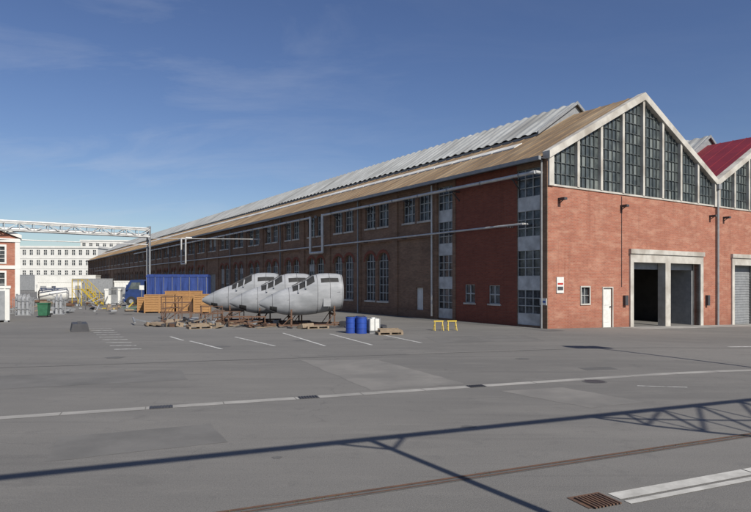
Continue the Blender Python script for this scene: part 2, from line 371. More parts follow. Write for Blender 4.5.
front=MB()
fops=[(4.68,5.52,-2,2.15),(7.50,14.95,-2,3.7),(2.72,3.43,1.28,2.2),(19.5,26.9,-2,3.7),(38,45,-2,3.7),(48,49,-2,1.5)]
wall(front,FF,0,NB*BAY,-2,7.7,fops,.35)
front.done('front_wall',M['brick_front'],hall)
con=MB()
pbox(glass,FF,2.72,3.43,1.28,2.2,-.14,-.1)
for a0,a1,z0,z1 in ((2.64,2.72,1.2,2.28),(3.43,3.51,1.2,2.28),(2.72,3.43,2.2,2.28),(2.72,3.43,1.2,1.28)): pbox(con,FF,a0,a1,z0,z1,-.1,.05)
pbox(fr,FF,3.05,3.10,1.28,2.2,-.1,-.04); pbox(fr,FF,2.72,3.43,1.72,1.76,-.099,-.039)
d=MB(); pbox(d,FF,4.70,5.50,-.6,2.13,-.12,-.06); pbox(d,FF,5.36,5.42,1.0,1.08,-.06,.02,1)
pbox(d,FF,4.80,5.40,.15,.95,-.06,-.045); pbox(d,FF,4.80,5.40,1.15,2.0,-.06,-.045); d.done('front_door',[M['white'],M['darkgrey']],hall)
for a0,a1,z0,z1 in ((4.60,4.68,-1,2.22),(5.52,5.60,-1,2.22),(4.68,5.52,2.15,2.22)): pbox(con,FF,a0,a1,z0,z1,-.1,.04)
for a0,a1 in ((7.17,15.30),(19.1,27.3),(37.6,45.4)):
    am=(a0+a1)/2-.1
    for b0,b1 in ((a0,a0+.33),(am-.3,am+.27),(a1-.35,a1)): pbox(con,FF,b0,b1,-2,3.7,-.42,.10)
    pbox(con,FF,a0,a1,3.7,4.22,-.42,.10); pbox(con,FF,a0-.05,a1+.05,4.22,4.50,-.2,.18)
sh=MB()
pbox(sh,FF,7.5,10.9,3.3,3.7,-.75,-.45); pbox(sh,FF,11.5,14.95,3.3,3.7,-.75,-.45)
pbox(sh,FF,7.5,7.62,-1,3.7,-2.0,-.45); pbox(sh,FF,14.8,14.95,-1,3.7,-2.0,-.45)
pbox(sh,FF,19.4,27,-1.5,3.7,-.6,-.5)
for j in range(22): pbox(sh,FF,19.45,26.9,-.5+j*.19,-.45+j*.19,-.5,-.47)
pbox(sh,FF,37.8,45.2,-2,3.7,-.6,-.5); pbox(sh,FF,48,49,-2,1.5,-.3,-.2)
sh.done('roller_shutters',M['grey'],hall)
fg=MB(); mun=MB(); wp=MB()
def topz(x):
    x=x%BAY; return EZ+SL*min(x,BAY-x)
for b in range(NB):
    o=b*BAY
    con.ext([(o-.08,EZ-.36),(o-.08,EZ+.05),(o+BAY/2,PK+.10),(o+BAY/2,PK-.36)],-.2,.3)
    con.ext([(o+BAY+(.08 if b==NB-1 else 0),EZ-.36),(o+BAY+(.08 if b==NB-1 else 0),EZ+.05),(o+BAY/2,PK+.10),(o+BAY/2,PK-.36)],-.198,.302)
    con.box(o-.02,o+.36,-.12,.3,7.7,EZ-.1); con.box(o+BAY-.36,o+BAY-.002,-.12,.3,7.7,EZ-.1)
    con.box(o+.36,o+BAY-.36,-.06,.3,7.7,7.80)
    fg.quad((o+.34,.12,7.78),(o+BAY-.34,.12,7.78),(o+BAY-.34,.12,EZ),(o+BAY/2,.12,PK-.2),(o+.34,.12,EZ))
    N=8; w=(BAY-.72)/N
    for i in range(1,N):
        x=o+.36+w*i; con.box(x-.10,x+.10,-.1,.11,7.80,topz(x-o)-.33)
    for i in range(N):
        x0=o+.36+w*i+(.10 if i else 0); x1=o+.36+w*(i+1)-(.10 if i<N-1 else 0)
        for j in range(1,5):
            x=x0+(x1-x0)*j/5; mun.box(x-.018,x+.018,.05,.10,7.80,topz(x-o)-.35)
        z=7.80
        while z<PK:
            xa,xb=x0,x1
            xm=(z+.4-EZ)/SL
            if x0-o<BAY/2-.5: xa=max(xa,o+xm)
            else: xb=min(xb,o+BAY-xm)
            if xb-xa>.1: mun.box(xa,xb,.055,.095,z-.015,z+.015)
            for j in range(5):   # odd replaced / dirtier panes
                pa=x0+(x1-x0)*j/5; pb_=x0+(x1-x0)*(j+1)/5
                if random.random()<.12 and z+.62<min(topz(pa-o+.001),topz(pb_-o-.001))-.35: wp.quad((pa,.114,z),(pb_,.114,z),(pb_,.114,z+.62),(pa,.114,z+.62))
            z+=.62
fg.done('gable_glazing',M['glass'],hall); mun.done('gable_muntins',M['muntin'],hall)
wp.done('dirty_panes',mat('dirty_pane',(.13,.15,.145),(.20,.22,.21),.35,.7),hall)
con.done('concrete_frames',M['concrete'],hall)
cc=MB(); cc.box(-.06,-.001,.0,.5,-1,EZ-.3); cc.done('corner_pilaster',M['brick_brown'],hall)
brown.done('side_wall_brown_brick',M['brick_brown'],hall); red.done('side_wall_red_brick',M['brick_red'],hall)
glass.done('window_glass',M['glass_side'],hall); fr.done('window_frames',M['frame'],hall); sp.done('spandrel_panels',M['spandrel'],hall); trim.done('window_sills',M['concrete'],hall)
it=MB(); it.quad((NB*BAY,0,-3),(NB*BAY,LEN,-3),(NB*BAY,LEN,EZ),(NB*BAY,0,EZ))
it.quad((0,LEN,-2),(NB*BAY,LEN,-2),(NB*BAY,LEN,EZ),(0,LEN,EZ))
for b in range(NB): it.quad((b*BAY,LEN,EZ),((b+1)*BAY,LEN,EZ),((b+.5)*BAY,LEN,PK))
it.done('rear_walls',M['brick_brown'],hall)
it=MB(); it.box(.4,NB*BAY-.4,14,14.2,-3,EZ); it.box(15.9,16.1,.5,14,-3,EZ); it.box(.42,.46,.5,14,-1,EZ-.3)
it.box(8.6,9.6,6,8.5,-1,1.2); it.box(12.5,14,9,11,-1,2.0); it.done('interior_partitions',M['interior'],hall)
for b in range(NB):
    o=b*BAY; th=.14; ov=.55 if b==0 else 0
    rf=MB(); rf.ext([(o-ov,EZ-SL*ov+.02),(o+BAY/2,PK),(o+BAY/2,PK-th),(o-ov,EZ-SL*ov-th+.02)],.3,LEN+.3)
    rf.ext([(o+BAY,EZ+.02),(o+BAY/2,PK-.001),(o+BAY/2,PK-th),(o+BAY,EZ-th)],.3,LEN+.3)
    rf.done('roof',M['roof'] if b==0 else M['roof_red'],hall)
    lp=MB(); y=1.0
    while y<LEN:
        lp.beam((o-ov+.02,y,EZ-SL*(ov-.02)+.035),(o+BAY/2,y,PK+.015),.07,.04); y+=1.02
    lp.done('roof_laps',M['roof'] if b==0 else M['roof_red'],hall)
    hw=3.85; y0=4.9; ap=14.78; ez=PK-hw*SL+.22; mo=MB(); fz=MB()
    prof=[]; y=y0; k=0
    while y<LEN-2:
        prof.append((y,.09 if k%4 in(1,2) else 0)); y+=.22; k+=1
    xc=o+BAY/2
    for sgn in(-1,1):
        for i in range(len(prof)-1):
            (ya,ha),(yb,hb)=prof[i],prof[i+1]
            mo.quad((xc+sgn*hw,ya,ez+ha),(xc+sgn*hw,yb,ez+hb),(xc,yb,ap+hb),(xc,ya,ap+ha))
    mo.done('roof_monitor_sheets',M['corr'],hall)
    fz.ext([(xc-hw+.1,ez-.2),(xc-hw+.1,ez-.02),(xc,ap-.1),(xc+hw-.1,ez-.02),(xc+hw-.1,ez-.2),(xc,PK+.02)],y0+.15,LEN-2.5)
    fz.done('roof_monitor_body',M['grey'],hall)
    rb=MB(); rb.ext([(xc-hw-.05,ez-.12),(xc-hw-.05,ez+.1),(xc,ap+.11),(xc,ap-.1)],y0-.08,y0+.02)
    rb.ext([(xc+hw+.05,ez-.12),(xc+hw+.05,ez+.1),(xc,ap+.11),(xc,ap-.1)],y0-.079,y0+.021); rb.done('monitor_verge',M['grey'],hall)
    if b==0:
        sk=MB(); y=5.1
        while y<LEN-3:
            sk.ext([(2.75,EZ+SL*2.75+.10),(3.45,EZ+SL*3.45+.10),(3.45,EZ+SL*3.45+.03),(2.75,EZ+SL*2.75+.03)],y,y+1.96); y+=2.04
        sk.done('skylight_strip',M['strip'],hall)
gu=MB(); gu.box(-.72,-.54,.0,LEN,9.02,9.22); gu.done('eaves_gutter',M['grey'],hall)
so=MB(); so.box(-.54,-.002,.05,LEN,9.12,9.18); so.done('eaves_soffit',M['darkgrey'],hall)
pp=MB(); z1=8.42; z2=5.72; n1=-.55; n2_=-.4
pp.cyl((n1,.4,z1),(n1,25,z1),.10,10); pp.cyl((n1,27.4,z1),(n1,110,z1),.10,10); pp.cyl((n1,.4,z1),(0,.4,z1),.10,10)
pp.cyl((n1,25,z1+.1),(n1,25,5.1),.12,10); pp.cyl((n1,27.4,z1+.1),(n1,27.4,5.1),.12,10); pp.cyl((n1,25,5.15),(n1,27.4,5.15),.12,10)
pp.cyl((n2_,1.4,z2),(n2_,170,z2),.06,8); pp.cyl((n2_,1.4,z2),(0,1.4,z2),.06,8)
pp.cyl((-.25,9.75,.2),(-.25,9.75,9.0),.06,8)
for y in (66,68.4): pp.cyl((-1.6,y,9.0),(-1.6,y,5.2),.12,8)
pp.cyl((-1.6,66,5.2),(-1.6,68.4,5.2),.12,8); pp.cyl((-1.6,66,9.0),(0,66,9.0),.12,8); pp.cyl((-1.6,68.4,9.0),(0,68.4,9.0),.12,8)
pp.done('wall_pipes',M['pipe'],hall,smooth=True)
pc=MB(); y=1.5
while y<100: pc.cyl((n1,y,z1),(n1,y+.08,z1),.125,10); y+=3.1
pc.done('pipe_collars',M['grey'],hall)
pp=MB(); pp.cyl((-.16,0.3,.0),(-.16,.3,9.1),.05,8)
for y in(19.5,35.1,50.7,66.5,82,98): pp.cyl((-.2,y,0),(-.2,y,9.1),.055,8)
pp.done('rainwater_pipes',M['grey'],hall,smooth=True)
br=MB(); y=2.0
while y<110:
    br.beam((0,y,z1-.17),(n1-.18,y,z1-.17),.07); br.beam((0,y,z1-.75),(n1-.05,y,z1-.2),.05); br.beam((0,y+.5,z2-.1),(n2_-.12,y+.5,z2-.1),.05); y+=5.2
br.done('pipe_brackets',M['darkgrey'],hall)
dp=MB()
for x in (BAY-.02,2*BAY): dp.cyl((x,-.14,-2),(x,-.14,9.0),.08,10); dp.box(x-.18,x+.18,-.3,-.02,8.9,9.25)
dp.done('downpipes',M['grey'],hall,smooth=True)
ex=MB()
ex.box(6.4,6.42,-.04,-.01,2.2,7.6)
for x in (.9,6.4,16.3,18.1): ex.box(x-.12,x+.12,-.45,-.02,6.95,7.08); ex.beam((x,-.02,6.8),(x,-.35,7.0),.04)
ex.box(6.55,6.85,-.18,-.02,1.1,1.7); ex.box(15.7,15.95,-.2,-.02,.9,1.6)
ex.done('wall_fixtures',M['darkgrey'],hall)
sg=MB(); sg.box(.64,1.21,-.06,-.02,1.9,2.77); sg.box(.7,1.15,-.066,-.0605,2.35,2.45,1); sg.box(.7,1.15,-.066,-.0605,2.05,2.25,2); sg.done('notice_sign',[M['white'],M['redsign'],M['darkgrey']],None,loc=C,rot=ROT)
sg=MB(); sg.box(-.10,-.065,.02,.48,1.25,1.62); sg.box(-.106,-.1005,.08,.42,1.38,1.48,1); sg.done('notice_sign',[M['white'],M['blue']],None,loc=C,rot=ROT)
def L2W(x,y): 
    return (C[0]+.841*x-.541*y, C[1]+.541*x+.841*y)
mb=MB()
for i in range(24):
    x0=6+i*1.5; sheet(mb,[L2W(x0,-1.6),L2W(x0+1.48,-1.6),L2W(x0+1.48,-.02),L2W(x0,-.02)],.006)
mb.done('concrete_apron',M['gutter'])
mb=MB()
for i in range(30): sheet(mb,[L2W(-1.3,-1.2+i*6),L2W(-.03,-1.2+i*6),L2W(-.03,4.78+i*6),L2W(-1.3,4.78+i*6)],.005)
mb.done('wall_footpath',M['patch_dark'])
# ------------------------------------------------------------------ aircraft nose sections
NST=[(0,.90,.78,2.72),(.25,.92,.72,2.78),(.8,.94,.62,2.80),(1.25,.94,.54,2.78),(1.6,.92,.48,2.68),(2.0,.88,.44,2.42),(2.45,.82,.42,2.18),(2.8,.75,.42,2.04),(3.2,.65,.46,1.92),(3.65,.51,.56,1.74),(4.05,.36,.72,1.54),(4.4,.20,.90,1.34),(4.6,.07,1.02,1.20)]
def nose(loc,rot,lift=.2):
    e=empty('aircraft_nose_section',loc,rot)
    st=[(a,b,c+lift,d+lift) for a,b,c,d in NST]; n=40; mb=MB(); vs=[]
    def ring(x,hw,zb,zt,k=1.0):
        out=[]
        for i in range(n):
            t=2*math.pi*i/n; c=math.cos(t); s_=math.sin(t)
            cx=abs(c)**.68*(1 if c>=0 else -1); sz=abs(s_)**(.8)*(1 if s_>=0 else -1)
            w=hw*(1-.34*max(0,s_)**1.5-.18*max(0,-s_)**2)
            out.append((-x,w*cx*k,(zb+zt)/2+(zt-zb)/2*sz*k))
        return out
    for q in st: vs+=ring(*q)
    o=0; mb.v+=vs
    for k in range(len(st)-1):
        for i in range(n):
            j=(i+1)%n
            c_=(i+.5)/n*360
            win=(k in(4,5,6) and (36<c_<80 or 100<c_<144)) or (k in (1,2) and (26<c_<44 or 136<c_<154)) or (k in (9,) and (300<c_<340 or 200<c_<240))
            mb.f.append([o+k*n+i,o+k*n+j,o+(k+1)*n+j,o+(k+1)*n+i]); mb.mi.append(1 if win else 0)
    mb.f.append([o+(len(st)-1)*n+i for i in range(n)]); mb.mi.append(0)
    r=ring(0,.90,.78+lift,2.72+lift,.93); r2=[(-.5,p[1],p[2]) for p in r]
    o2=len(mb.v); mb.v+=r+r2
    for i in range(n):
        j=(i+1)%n; mb.f.append([o+i,o+j,o2+j,o2+i]); mb.mi.append(0); mb.f.append([o2+i,o2+j,o2+n+j,o2+n+i]); mb.mi.append(1)
    mb.f.append([o2+n+i for i in range(n)]); mb.mi.append(1)
    mb.done('fuselage_skin',[M['silver'],M['black']],e,smooth=True)
    fm=MB(); pl=MB()
    for x in (.06,.75,1.45,3.0,3.9):
        for k in range(len(st)-1):
            if st[k][0]<=x<=st[k+1][0]:
                t=(x-st[k][0])/(st[k+1][0]-st[k][0]); hw,zb,zt=[st[k][q]*(1-t)+st[k+1][q]*t for q in(1,2,3)]
        rr=[Vector(p) for p in ring(x,hw,zb,zt,1.003)]
        for i in range(n): fm.beam(rr[i],rr[(i+1)%n],.02,.008)
    fm.beam((-1.6,0,2.70+lift),(-2.8,0,2.06+lift),.09,.05)
    for s_ in(-1,1):
        fm.beam((-.2,s_*.93,1.75+lift),(-3.1,s_*.67,1.3+lift),.02,.01)
        # window mullions over dark openings
        for k0,kk in ((-2.05,2.34),(-2.45,2.12)): pl.beam((k0,s_*.42,kk+lift+.02),(k0-.05,s_*.80,kk-.42+lift),.07,.05)
        pl.box(-1.15,-.75,s_*.945-.01,s_*.945+.01,.95+lift,1.4+lift)
    fm.done('panel_joints',M['darkgrey'],e); pl.done('window_mullions',M['silver'],e)
    cr=MB()
    for x in (-.5,-2.9):
        zt=(.62 if x>-1 else .44)+lift
        cr.box(x-.06,x+.06,-.85,.85,zt-.18,zt-.08)
        for y in(-.78,.78):
            cr.box(x-.04,x+.04,y-.04,y+.04,0,zt+.35); cr.beam((x-.45,y,.15),(x,y,zt-.05),.04)
        cr.beam((x,-.75,zt-.05),(x,-.4,zt+.1),.07); cr.beam((x,.75,zt-.05),(x,.4,zt+.1),.07)
    for y in(-.78,.78): cr.box(-3.6,.2,y-.04,y+.04,.08,.16)
    for x in(-3.5,.1): cr.box(x-.04,x+.04,-.74,.74,.08,.16)
    cr.done('transport_cradle',M['rust'],e)
    return e
nose((-6.1,37.0,0),R(10),.28); nose((-4.0,35.3,0),R(13),.22); nose((-2.0,33.9,0),R(14),.2)
# ------------------------------------------------------------------ small objects
def drum(x,y,m,z=0,h=.86,r=.28):
    mb=MB(); mb.cyl((0,0,0),(0,0,h),r,24)
    for zz in(.02,h*.33,h*.66,h-.03): mb.cyl((0,0,zz-.015),(0,0,zz+.02),r+.015,24)
    mb.cyl((0,0,h),(0,0,h+.012),r-.04,24,mi=1); mb.cyl((.15,0,h),(.15,0,h+.03),.035,10,mi=1)
    return mb.done('oil_drum',[m,M['darkgrey']],loc=(x,y,z),smooth=True)
drum(-1.2,28.9,M['blue'],h=.8,r=.25); drum(-.68,28.7,M['blue'],h=.8,r=.25); drum(-.75,29.4,M['blue'],h=.8,r=.25)
def ibc(x,y):
    e=empty('plastic_tank',(x,y,0),R(20)); a=MB(); a.box(-.25,.25,-.26,.26,.14,.70); a.cyl((0,0,.70),(0,0,.76),.1,14); a.done('tank',M['white'],e)
    b=MB()
    for t in (-.25,0,.25):
        b.box(t-.012,t+.012,-.29,-.27,.1,.74); b.box(t-.012,t+.012,.27,.29,.1,.74)
        b.box(-.28,-.26,t-.012,t+.012,.1,.74); b.box(.26,.28,t-.012,t+.012,.1,.74)
    b.box(-.28,.28,-.29,.29,0,.05); b.box(-.28,.28,-.29,.29,.09,.13); b.done('cage',M['grey'],e)
ibc(-.12,29.0)
def pallet(x,y,rot=0,z=0,load=False):
    mb=MB()
    for i in range(7): mb.box(-.6,.6,-.4+i*.122,-.4+i*.122+.085,.11,.135)
    for yy in(-.4,-.05,.3):
        for xx in(-.6,-.06,.5): mb.box(xx,xx+.1,yy,yy+.1,.02,.11)
        mb.box(-.6,.6,yy,yy+.1,0,.02)
    if load:
        for i in range(5): mb.box(-.5,.45,-.3+i*.13,-.21+i*.13,.135,.2+random.random()*.1)
    return mb.done('wooden_pallet',M['wood'],loc=(x,y,z),rot=rot)
pallet(.65,28.2,.2,0,True); pallet(.7,29.1,.1); pallet(-3.2,31.9,.4,0,False); pallet(-9.5,31.8,.5,0,True)
def trestle(x,y,rot,w=1.15,h=.52,m='yellow'):
    mb=MB(); mb.box(-w/2,w/2,-.03,.03,h-.07,h)
    for s_ in(-1,1):
        for t in(-1,1): mb.beam((s_*(w/2-.06),0,h-.04),(s_*(w/2-.03),t*.2,0),.035)
        mb.beam((s_*(w/2-.04),-.15,.2),(s_*(w/2-.04),.15,.2),.025)
    return mb.done('yellow_trestle' if m=='yellow' else 'steel_trestle',M[m],loc=(x,y,0),rot=rot)
trestle(3.25,30.4,.1,.5); trestle(3.95,30.5,.1,.5)
def rack(x,y,rot,w,dp,h):
    mb=MB()
    for a in(-w/2,w/2):
        for b in(-dp/2,dp/2): mb.beam((a,b,0),(a,b,h),.045)
        for z in(.15,h*.55,h): mb.beam((a,-dp/2,z),(a,dp/2,z),.035)
        mb.beam((a,-dp/2,.15),(a,dp/2,h*.55),.03)
    for b in(-dp/2,dp/2):
        for z in(.15,h): mb.beam((-w/2,b,z),(w/2,b,z),.035)
        mb.beam((-w/2,b,.15),(w/2,b,h),.03)
    for i in range(3): mb.beam((-w/2*.9,-dp/3+i*dp/3,h*.55),(w/2*.9,-dp/3+i*dp/3+.1,h*.58),.05)
    return mb.done('rusty_steel_rack',M['rust'],loc=(x,y,0),rot=rot)
rack(-11.6,34.6,.2,1.5,1.0,1.3); rack(-9.9,35.6,.35,1.2,.9,1.05); rack(-12.6,36.5,.1,1.0,1.0,1.6); rack(-8.6,34.5,-.1,1.6,.8,.8); rack(-7.6,33.2,.3,1.3,.7,.55)
trestle(-10.6,33.2,.3,1.4,.8,'rust'); trestle(-9.2,33.6,.8,1.2,.75,'rust'); trestle(-6.6,32.8,.1,1.0,.6,'rust')
def scrap(name,x,y,n,sx,sy,h,mats):
    mb=MB()
    for i in range(n):
        px,py=random.gauss(0,sx),random.gauss(0,sy); a=random.random()*3.14; l=.2+random.random()*.6; zz=random.random()*h
        if random.random()<.5: mb.beam((px-l*math.cos(a),py-l*math.sin(a),zz*.4+.03),(px+l*math.cos(a),py+l*math.sin(a),zz+.03),.03+random.random()*.06,mi=random.randrange(len(mats)))
        else:
            T=Matrix.Translation((px,py,zz*.4))@Matrix.Rotation(a,4,'Z')@Matrix.Rotation(random.uniform(-.4,.4),4,'X'); w=.1+random.random()*.3
            mb.box(-w,w,-w*.6,w*.6,0,.05+random.random()*.25,random.randrange(len(mats)),T)
    return mb.done(name,mats,loc=(x,y,0))
scrap('scrap_pile',-11,33.8,60,1.3,.6,.5,[M['rust'],M['wood'],M['grey'],M['darkgrey']])
scrap('scrap_pile',-6.8,33.4,26,1.0,.5,.3,[M['rust'],M['wood'],M['grey']])
scrap('scrap_pile',-2.0,32.4,12,1.2,.4,.12,[M['wood'],M['rust'],M['darkgrey']])
scrap('scrap_pile',-27,48,60,4,2,.8,[M['grey'],M['wood'],M['silver'],M['darkgrey']])
scrap('scrap_pile',-34,62,60,4,2,1.2,[M['grey'],M['wood'],M['silver'],M['rust']])
scrap('scrap_pile',-22,54,40,2.5,1.5,.9,[M['rust'],M['wood'],M['green'],M['yellow'],M['darkgrey']])
def crate(x,y,rot,w,dp,h):
    mb=MB(); mb.box(-w/2+.03,w/2-.03,-dp/2+.03,dp/2-.03,.12,h-.03)
    n=int(h/.2)
    for i in range(n):
        z=.12+i*(h-.12)/n; zz=z+(h-.12)/n-.03
        mb.box(-w/2,w/2,-dp/2,-dp/2+.028,z,zz); mb.box(-w/2,w/2,dp/2-.028,dp/2,z,zz); mb.box(-w/2,-w/2+.027,-dp/2+.03,dp/2-.03,z,zz); mb.box(w/2-.027,w/2,-dp/2+.03,dp/2-.03,z,zz)
    k=max(2,int(w/.9))
    for i in range(k+1):
        a=-w/2+(w-.1)*i/k; mb.box(a,a+.1,-dp/2-.03,-dp/2-.002,.1,h+.01); mb.box(a,a+.1,-dp/2,dp/2,0,.12)
    mb.box(-w/2-.02,w/2+.02,-dp/2-.04,dp/2+.04,h-.02,h+.03)
    return mb.done('timber_crate',M['orange'],loc=(x,y,0),rot=rot)
crate(-17.6,48.2,.25,2.3,1.4,1.45); crate(-15.3,48.6,.25,2.0,1.4,1.25); crate(-13.9,47.4,.2,1.3,1.2,1.5); crate(-19.3,49.5,.3,1.2,1.2,1.2); crate(-16.4,50.6,.25,3.0,1.4,1.7)
def truck(x,y,rot):
    e=empty('blue_tarpaulin_truck',(x,y,0),rot)
    t=MB(); L_=6.2; n=48
    for s_ in(-1,1):
        for i in range(n):
            x0,x1=i/n*L_,(i+1)/n*L_; o0=.05*math.sin(i*1.1)+.02*math.sin(i*2.7),.05*math.sin((i+1)*1.1)+.02*math.sin((i+1)*2.7)
            t.quad((x0,s_*(1.24+o0[0]),1.0),(x1,s_*(1.24+o0[1]),1.0),(x1,s_*1.22,3.0),(x0,s_*1.22,3.0))
    t.box(-.02,L_+.02,-1.15,1.15,1.1,3.0); t.ext([(-.04,3.0),(L_+.04,3.0),(L_,3.2),(0,3.2)],-1.26,1.26); t.ext([(0,3.2),(L_,3.2),(L_,3.3),(0,3.3)],-.8,.8)
    t.done('tarpaulin',M['tarp'],e)
    c=MB(); c.box(0,L_,-1.25,1.25,.86,.97); c.box(-2.2,L_,-.4,-.25,.6,.86); c.box(-2.2,L_,.25,.4,.6,.86); c.box(1,2.4,-1.2,-.8,.4,.85)
    for i in range(8): c.box(i*.86+.03,i*.86+.06,-1.34,-1.31,.95,3.0)
    c.done('chassis',M['grey'],e)
    k=MB(); k.ext([(-.25,.75),(-.25,2.6),(-.6,2.75),(-1.6,2.7),(-2.1,1.85),(-2.15,.6),(-1.9,.6)],-1.12,1.12); k.box(-2.25,-2.1,-1.15,1.15,.45,.75); k.box(-1.95,-1.8,-1.35,-1.15,1.7,2.2); k.done('cab',M['cab'],e)
    w=MB(); w.ext([(-.6,1.75),(-.6,2.45),(-1.45,2.45),(-1.8,1.75)],-1.135,1.135); w.quad((-2.115,-.95,1.9),(-2.115,.95,1.9),(-1.67,.95,2.62),(-1.67,-.95,2.62)); w.done('cab_windows',M['glass'],e)
    wh=MB()
    for xx in(-1.5,4.1,5.3):
        for yy in(-1.2,.9): wh.cyl((xx,yy,.5),(xx,yy+.3,.5),.5,20); wh.cyl((xx,yy-.01,.5),(xx,yy+.31,.5),.22,12,mi=1)
    wh.done('wheels',[M['black'],M['grey']],e)
truck(-24.0,62.5,.15)
def cabin(x,y,rot,w,d,h,m,name='site_cabin'):
    mb=MB(); mb.box(-w/2,w/2,-d/2,d/2,.1,h)
    k=int(w/.3)
    for i in range(k): mb.box(-w/2+i*w/k,-w/2+i*w/k+.1,-d/2-.04,-d/2,.15,h-.1)
    mb.box(-w/2-.06,w/2+.06,-d/2-.06,d/2+.06,h-.1,h+.05); mb.box(-w/2+.4,-w/2+1.2,-d/2-.06,-d/2-.045,1.1,1.9,1); mb.box(w/2-.95,w/2-.25,-d/2-.06,-d/2-.045,.15,1.95,1)
    for a in(-w/2+.1,w/2-.3): mb.box(a,a+.2,-d/2,d/2,0,.1,1)
    return mb.done(name,[m,M['grey']],loc=(x,y,0),rot=rot)
cabin(-24.6,37.6,.55,2.2,3,2.2,M['whitewall']); cabin(-31.0,74,.4,3.2,2.4,2.6,M['whitewall']); cabin(-29.5,66.5,.3,1.6,2,1.7,M['white']); cabin(-48,90,.4,6,2.4,2.5,M['whitewall'])
cabin(-46,115,.4,6,2.4,2.6,M['grey']); cabin(-33,84,.4,4,2.4,2.4,M['orange'])
def bin_(x,y,m):
    mb=MB(); mb.ext([(-.28,.12),(.28,.12),(.34,.95),(-.34,.95)],-.3,.3); mb.box(-.37,.37,-.34,.36,.95,1.02); mb.beam((-.3,.4,.98),(.3,.4,.98),.04)
    for s_ in(-1,1): mb.cyl((s_*.3,.25,.1),(s_*.36,.25,.1),.1,12,mi=1)
    mb.box(-.26,.26,-.28,.1,.0,.12,1)
    return mb.done('wheeled_bin',[m,M['black']],loc=(x,y,0),rot=.2)
bin_(-23.6,42,M['green'])
def bottles(x,y,n,m):
    e=empty('gas_bottle_rack',(x,y,0),.3); b=MB()
    for i in range(n):
        for j in range(2):
            px,py=i*.28,j*.28; b.cyl((px,py,.05),(px,py,1.25),.11,12); b.cyl((px,py,1.25),(px,py,1.42),.11,12,r2=.04); b.cyl((px,py,1.42),(px,py,1.55),.045,8)
    b.done('bottles',m,e,smooth=True); f=MB()
    for z in(.5,1.1): f.beam((-.2,-.16,z),(n*.28,-.16,z),.03)
    for a in(-.2,n*.28): f.beam((a,-.16,0),(a,-.16,1.3),.04); f.beam((a,.44,0),(a,.44,1.3),.04); f.beam((a,-.16,1.1),(a,.44,1.1),.03)
    f.box(-.2,n*.28,-.16,.44,0,.05); f.done('rack_frame',M['grey'],e)
bottles(-26.6,44,3,M['silver']); bottles(-28.6,47,4,M['grey']); bottles(-24.6,45.5,2,M['silver'])
mb=MB(); mb.ext([(-.42,0),(.42,0),(.34,.40),(-.34,.40)],-.9,.9); mb.box(-.1,.1,-.5,-.3,.40,.45); mb.box(-.1,.1,.3,.5,.40,.45); mb.done('concrete_block',M['darkgrey'],loc=(-15.2,30.3,0),rot=.5)
def stairs(x,y,rot):
    mb=MB(); n=8
    for i in range(n): mb.box(i*.25,i*.25+.24,-.4,.4,i*.22+.18,i*.22+.22)
    for s_ in(-.42,.42):
        mb.beam((0,s_,.1),(n*.25,s_,n*.22),.06,.16); mb.beam((0,s_,1.1),(n*.25,s_,n*.22+1),.05)
        for i in range(0,n+1,2): mb.beam((i*.25,s_,i*.22),(i*.25,s_,i*.22+1),.045)
        mb.beam((n*.25+1.2,s_,0),(n*.25+1.2,s_,n*.22+1),.06); mb.beam((n*.25,s_,0),(n*.25,s_,n*.22),.06); mb.beam((n*.25,s_,n*.22+1),(n*.25+1.2,s_,n*.22+1),.05)
        mb.beam((n*.25,s_,.1),(n*.25+1.2,s_,n*.22-.1),.04)
    mb.box(n*.25,n*.25+1.2,-.45,.45,n*.22-.05,n*.22)
    return mb.done('yellow_access_stairs',M['yellow'],loc=(x,y,0),rot=rot)
stairs(-28.9,62,R(165)); 
def fence(x0,y0,x1,y1,h=1.8):
    mb=MB(); a=Vector((x0,y0,0)); b=Vector((x1,y1,0)); l=(b-a).length; n=int(l/2.4)
    for i in range(n+1):
        p=a.lerp(b,i/n); mb.beam(p,p+Vector((0,0,h)),.06)
    for z in(.15,h/2,h): mb.beam(a+Vector((0,0,z)),b+Vector((0,0,z)),.04)
    m_=int(l/.3)
    for i in range(m_): p=a.lerp(b,i/m_); mb.beam(p+Vector((0,0,.1)),p+Vector((0,0,h)),.018)
    mb.done('steel_mesh_fence',M['grey'])
fence(-38,72,-26,80); fence(-70,84,-34,98,2.0)
def signpost(x,y,h,m):
    mb=MB(); mb.cyl((0,0,0),(0,0,h),.035,8); mb.box(-.2,.2,-.05,-.03,h-.4,h,1); mb.done('yard_sign',[M['grey'],m],loc=(x,y,0),rot=.3)
signpost(-21.0,53,2.2,M['white'])
def tank(x,y,rot):
    mb=MB(); mb.cyl((-1.3,0,1.1),(1.3,0,1.1),.75,24); mb.cyl((-1.5,0,1.1),(-1.3,0,1.1),.4,24,r2=.75); mb.cyl((1.3,0,1.1),(1.5,0,1.1),.75,24,r2=.4)
    for a in(-.9,.9): mb.box(a-.1,a+.1,-.6,.6,0,.55,1)
    mb.cyl((0,0,1.8),(0,0,2.05),.2,12); mb.done('storage_tank',[M['white'],M['darkgrey']],loc=(x,y,0),rot=rot,smooth=True)
tank(-36,66,.4)
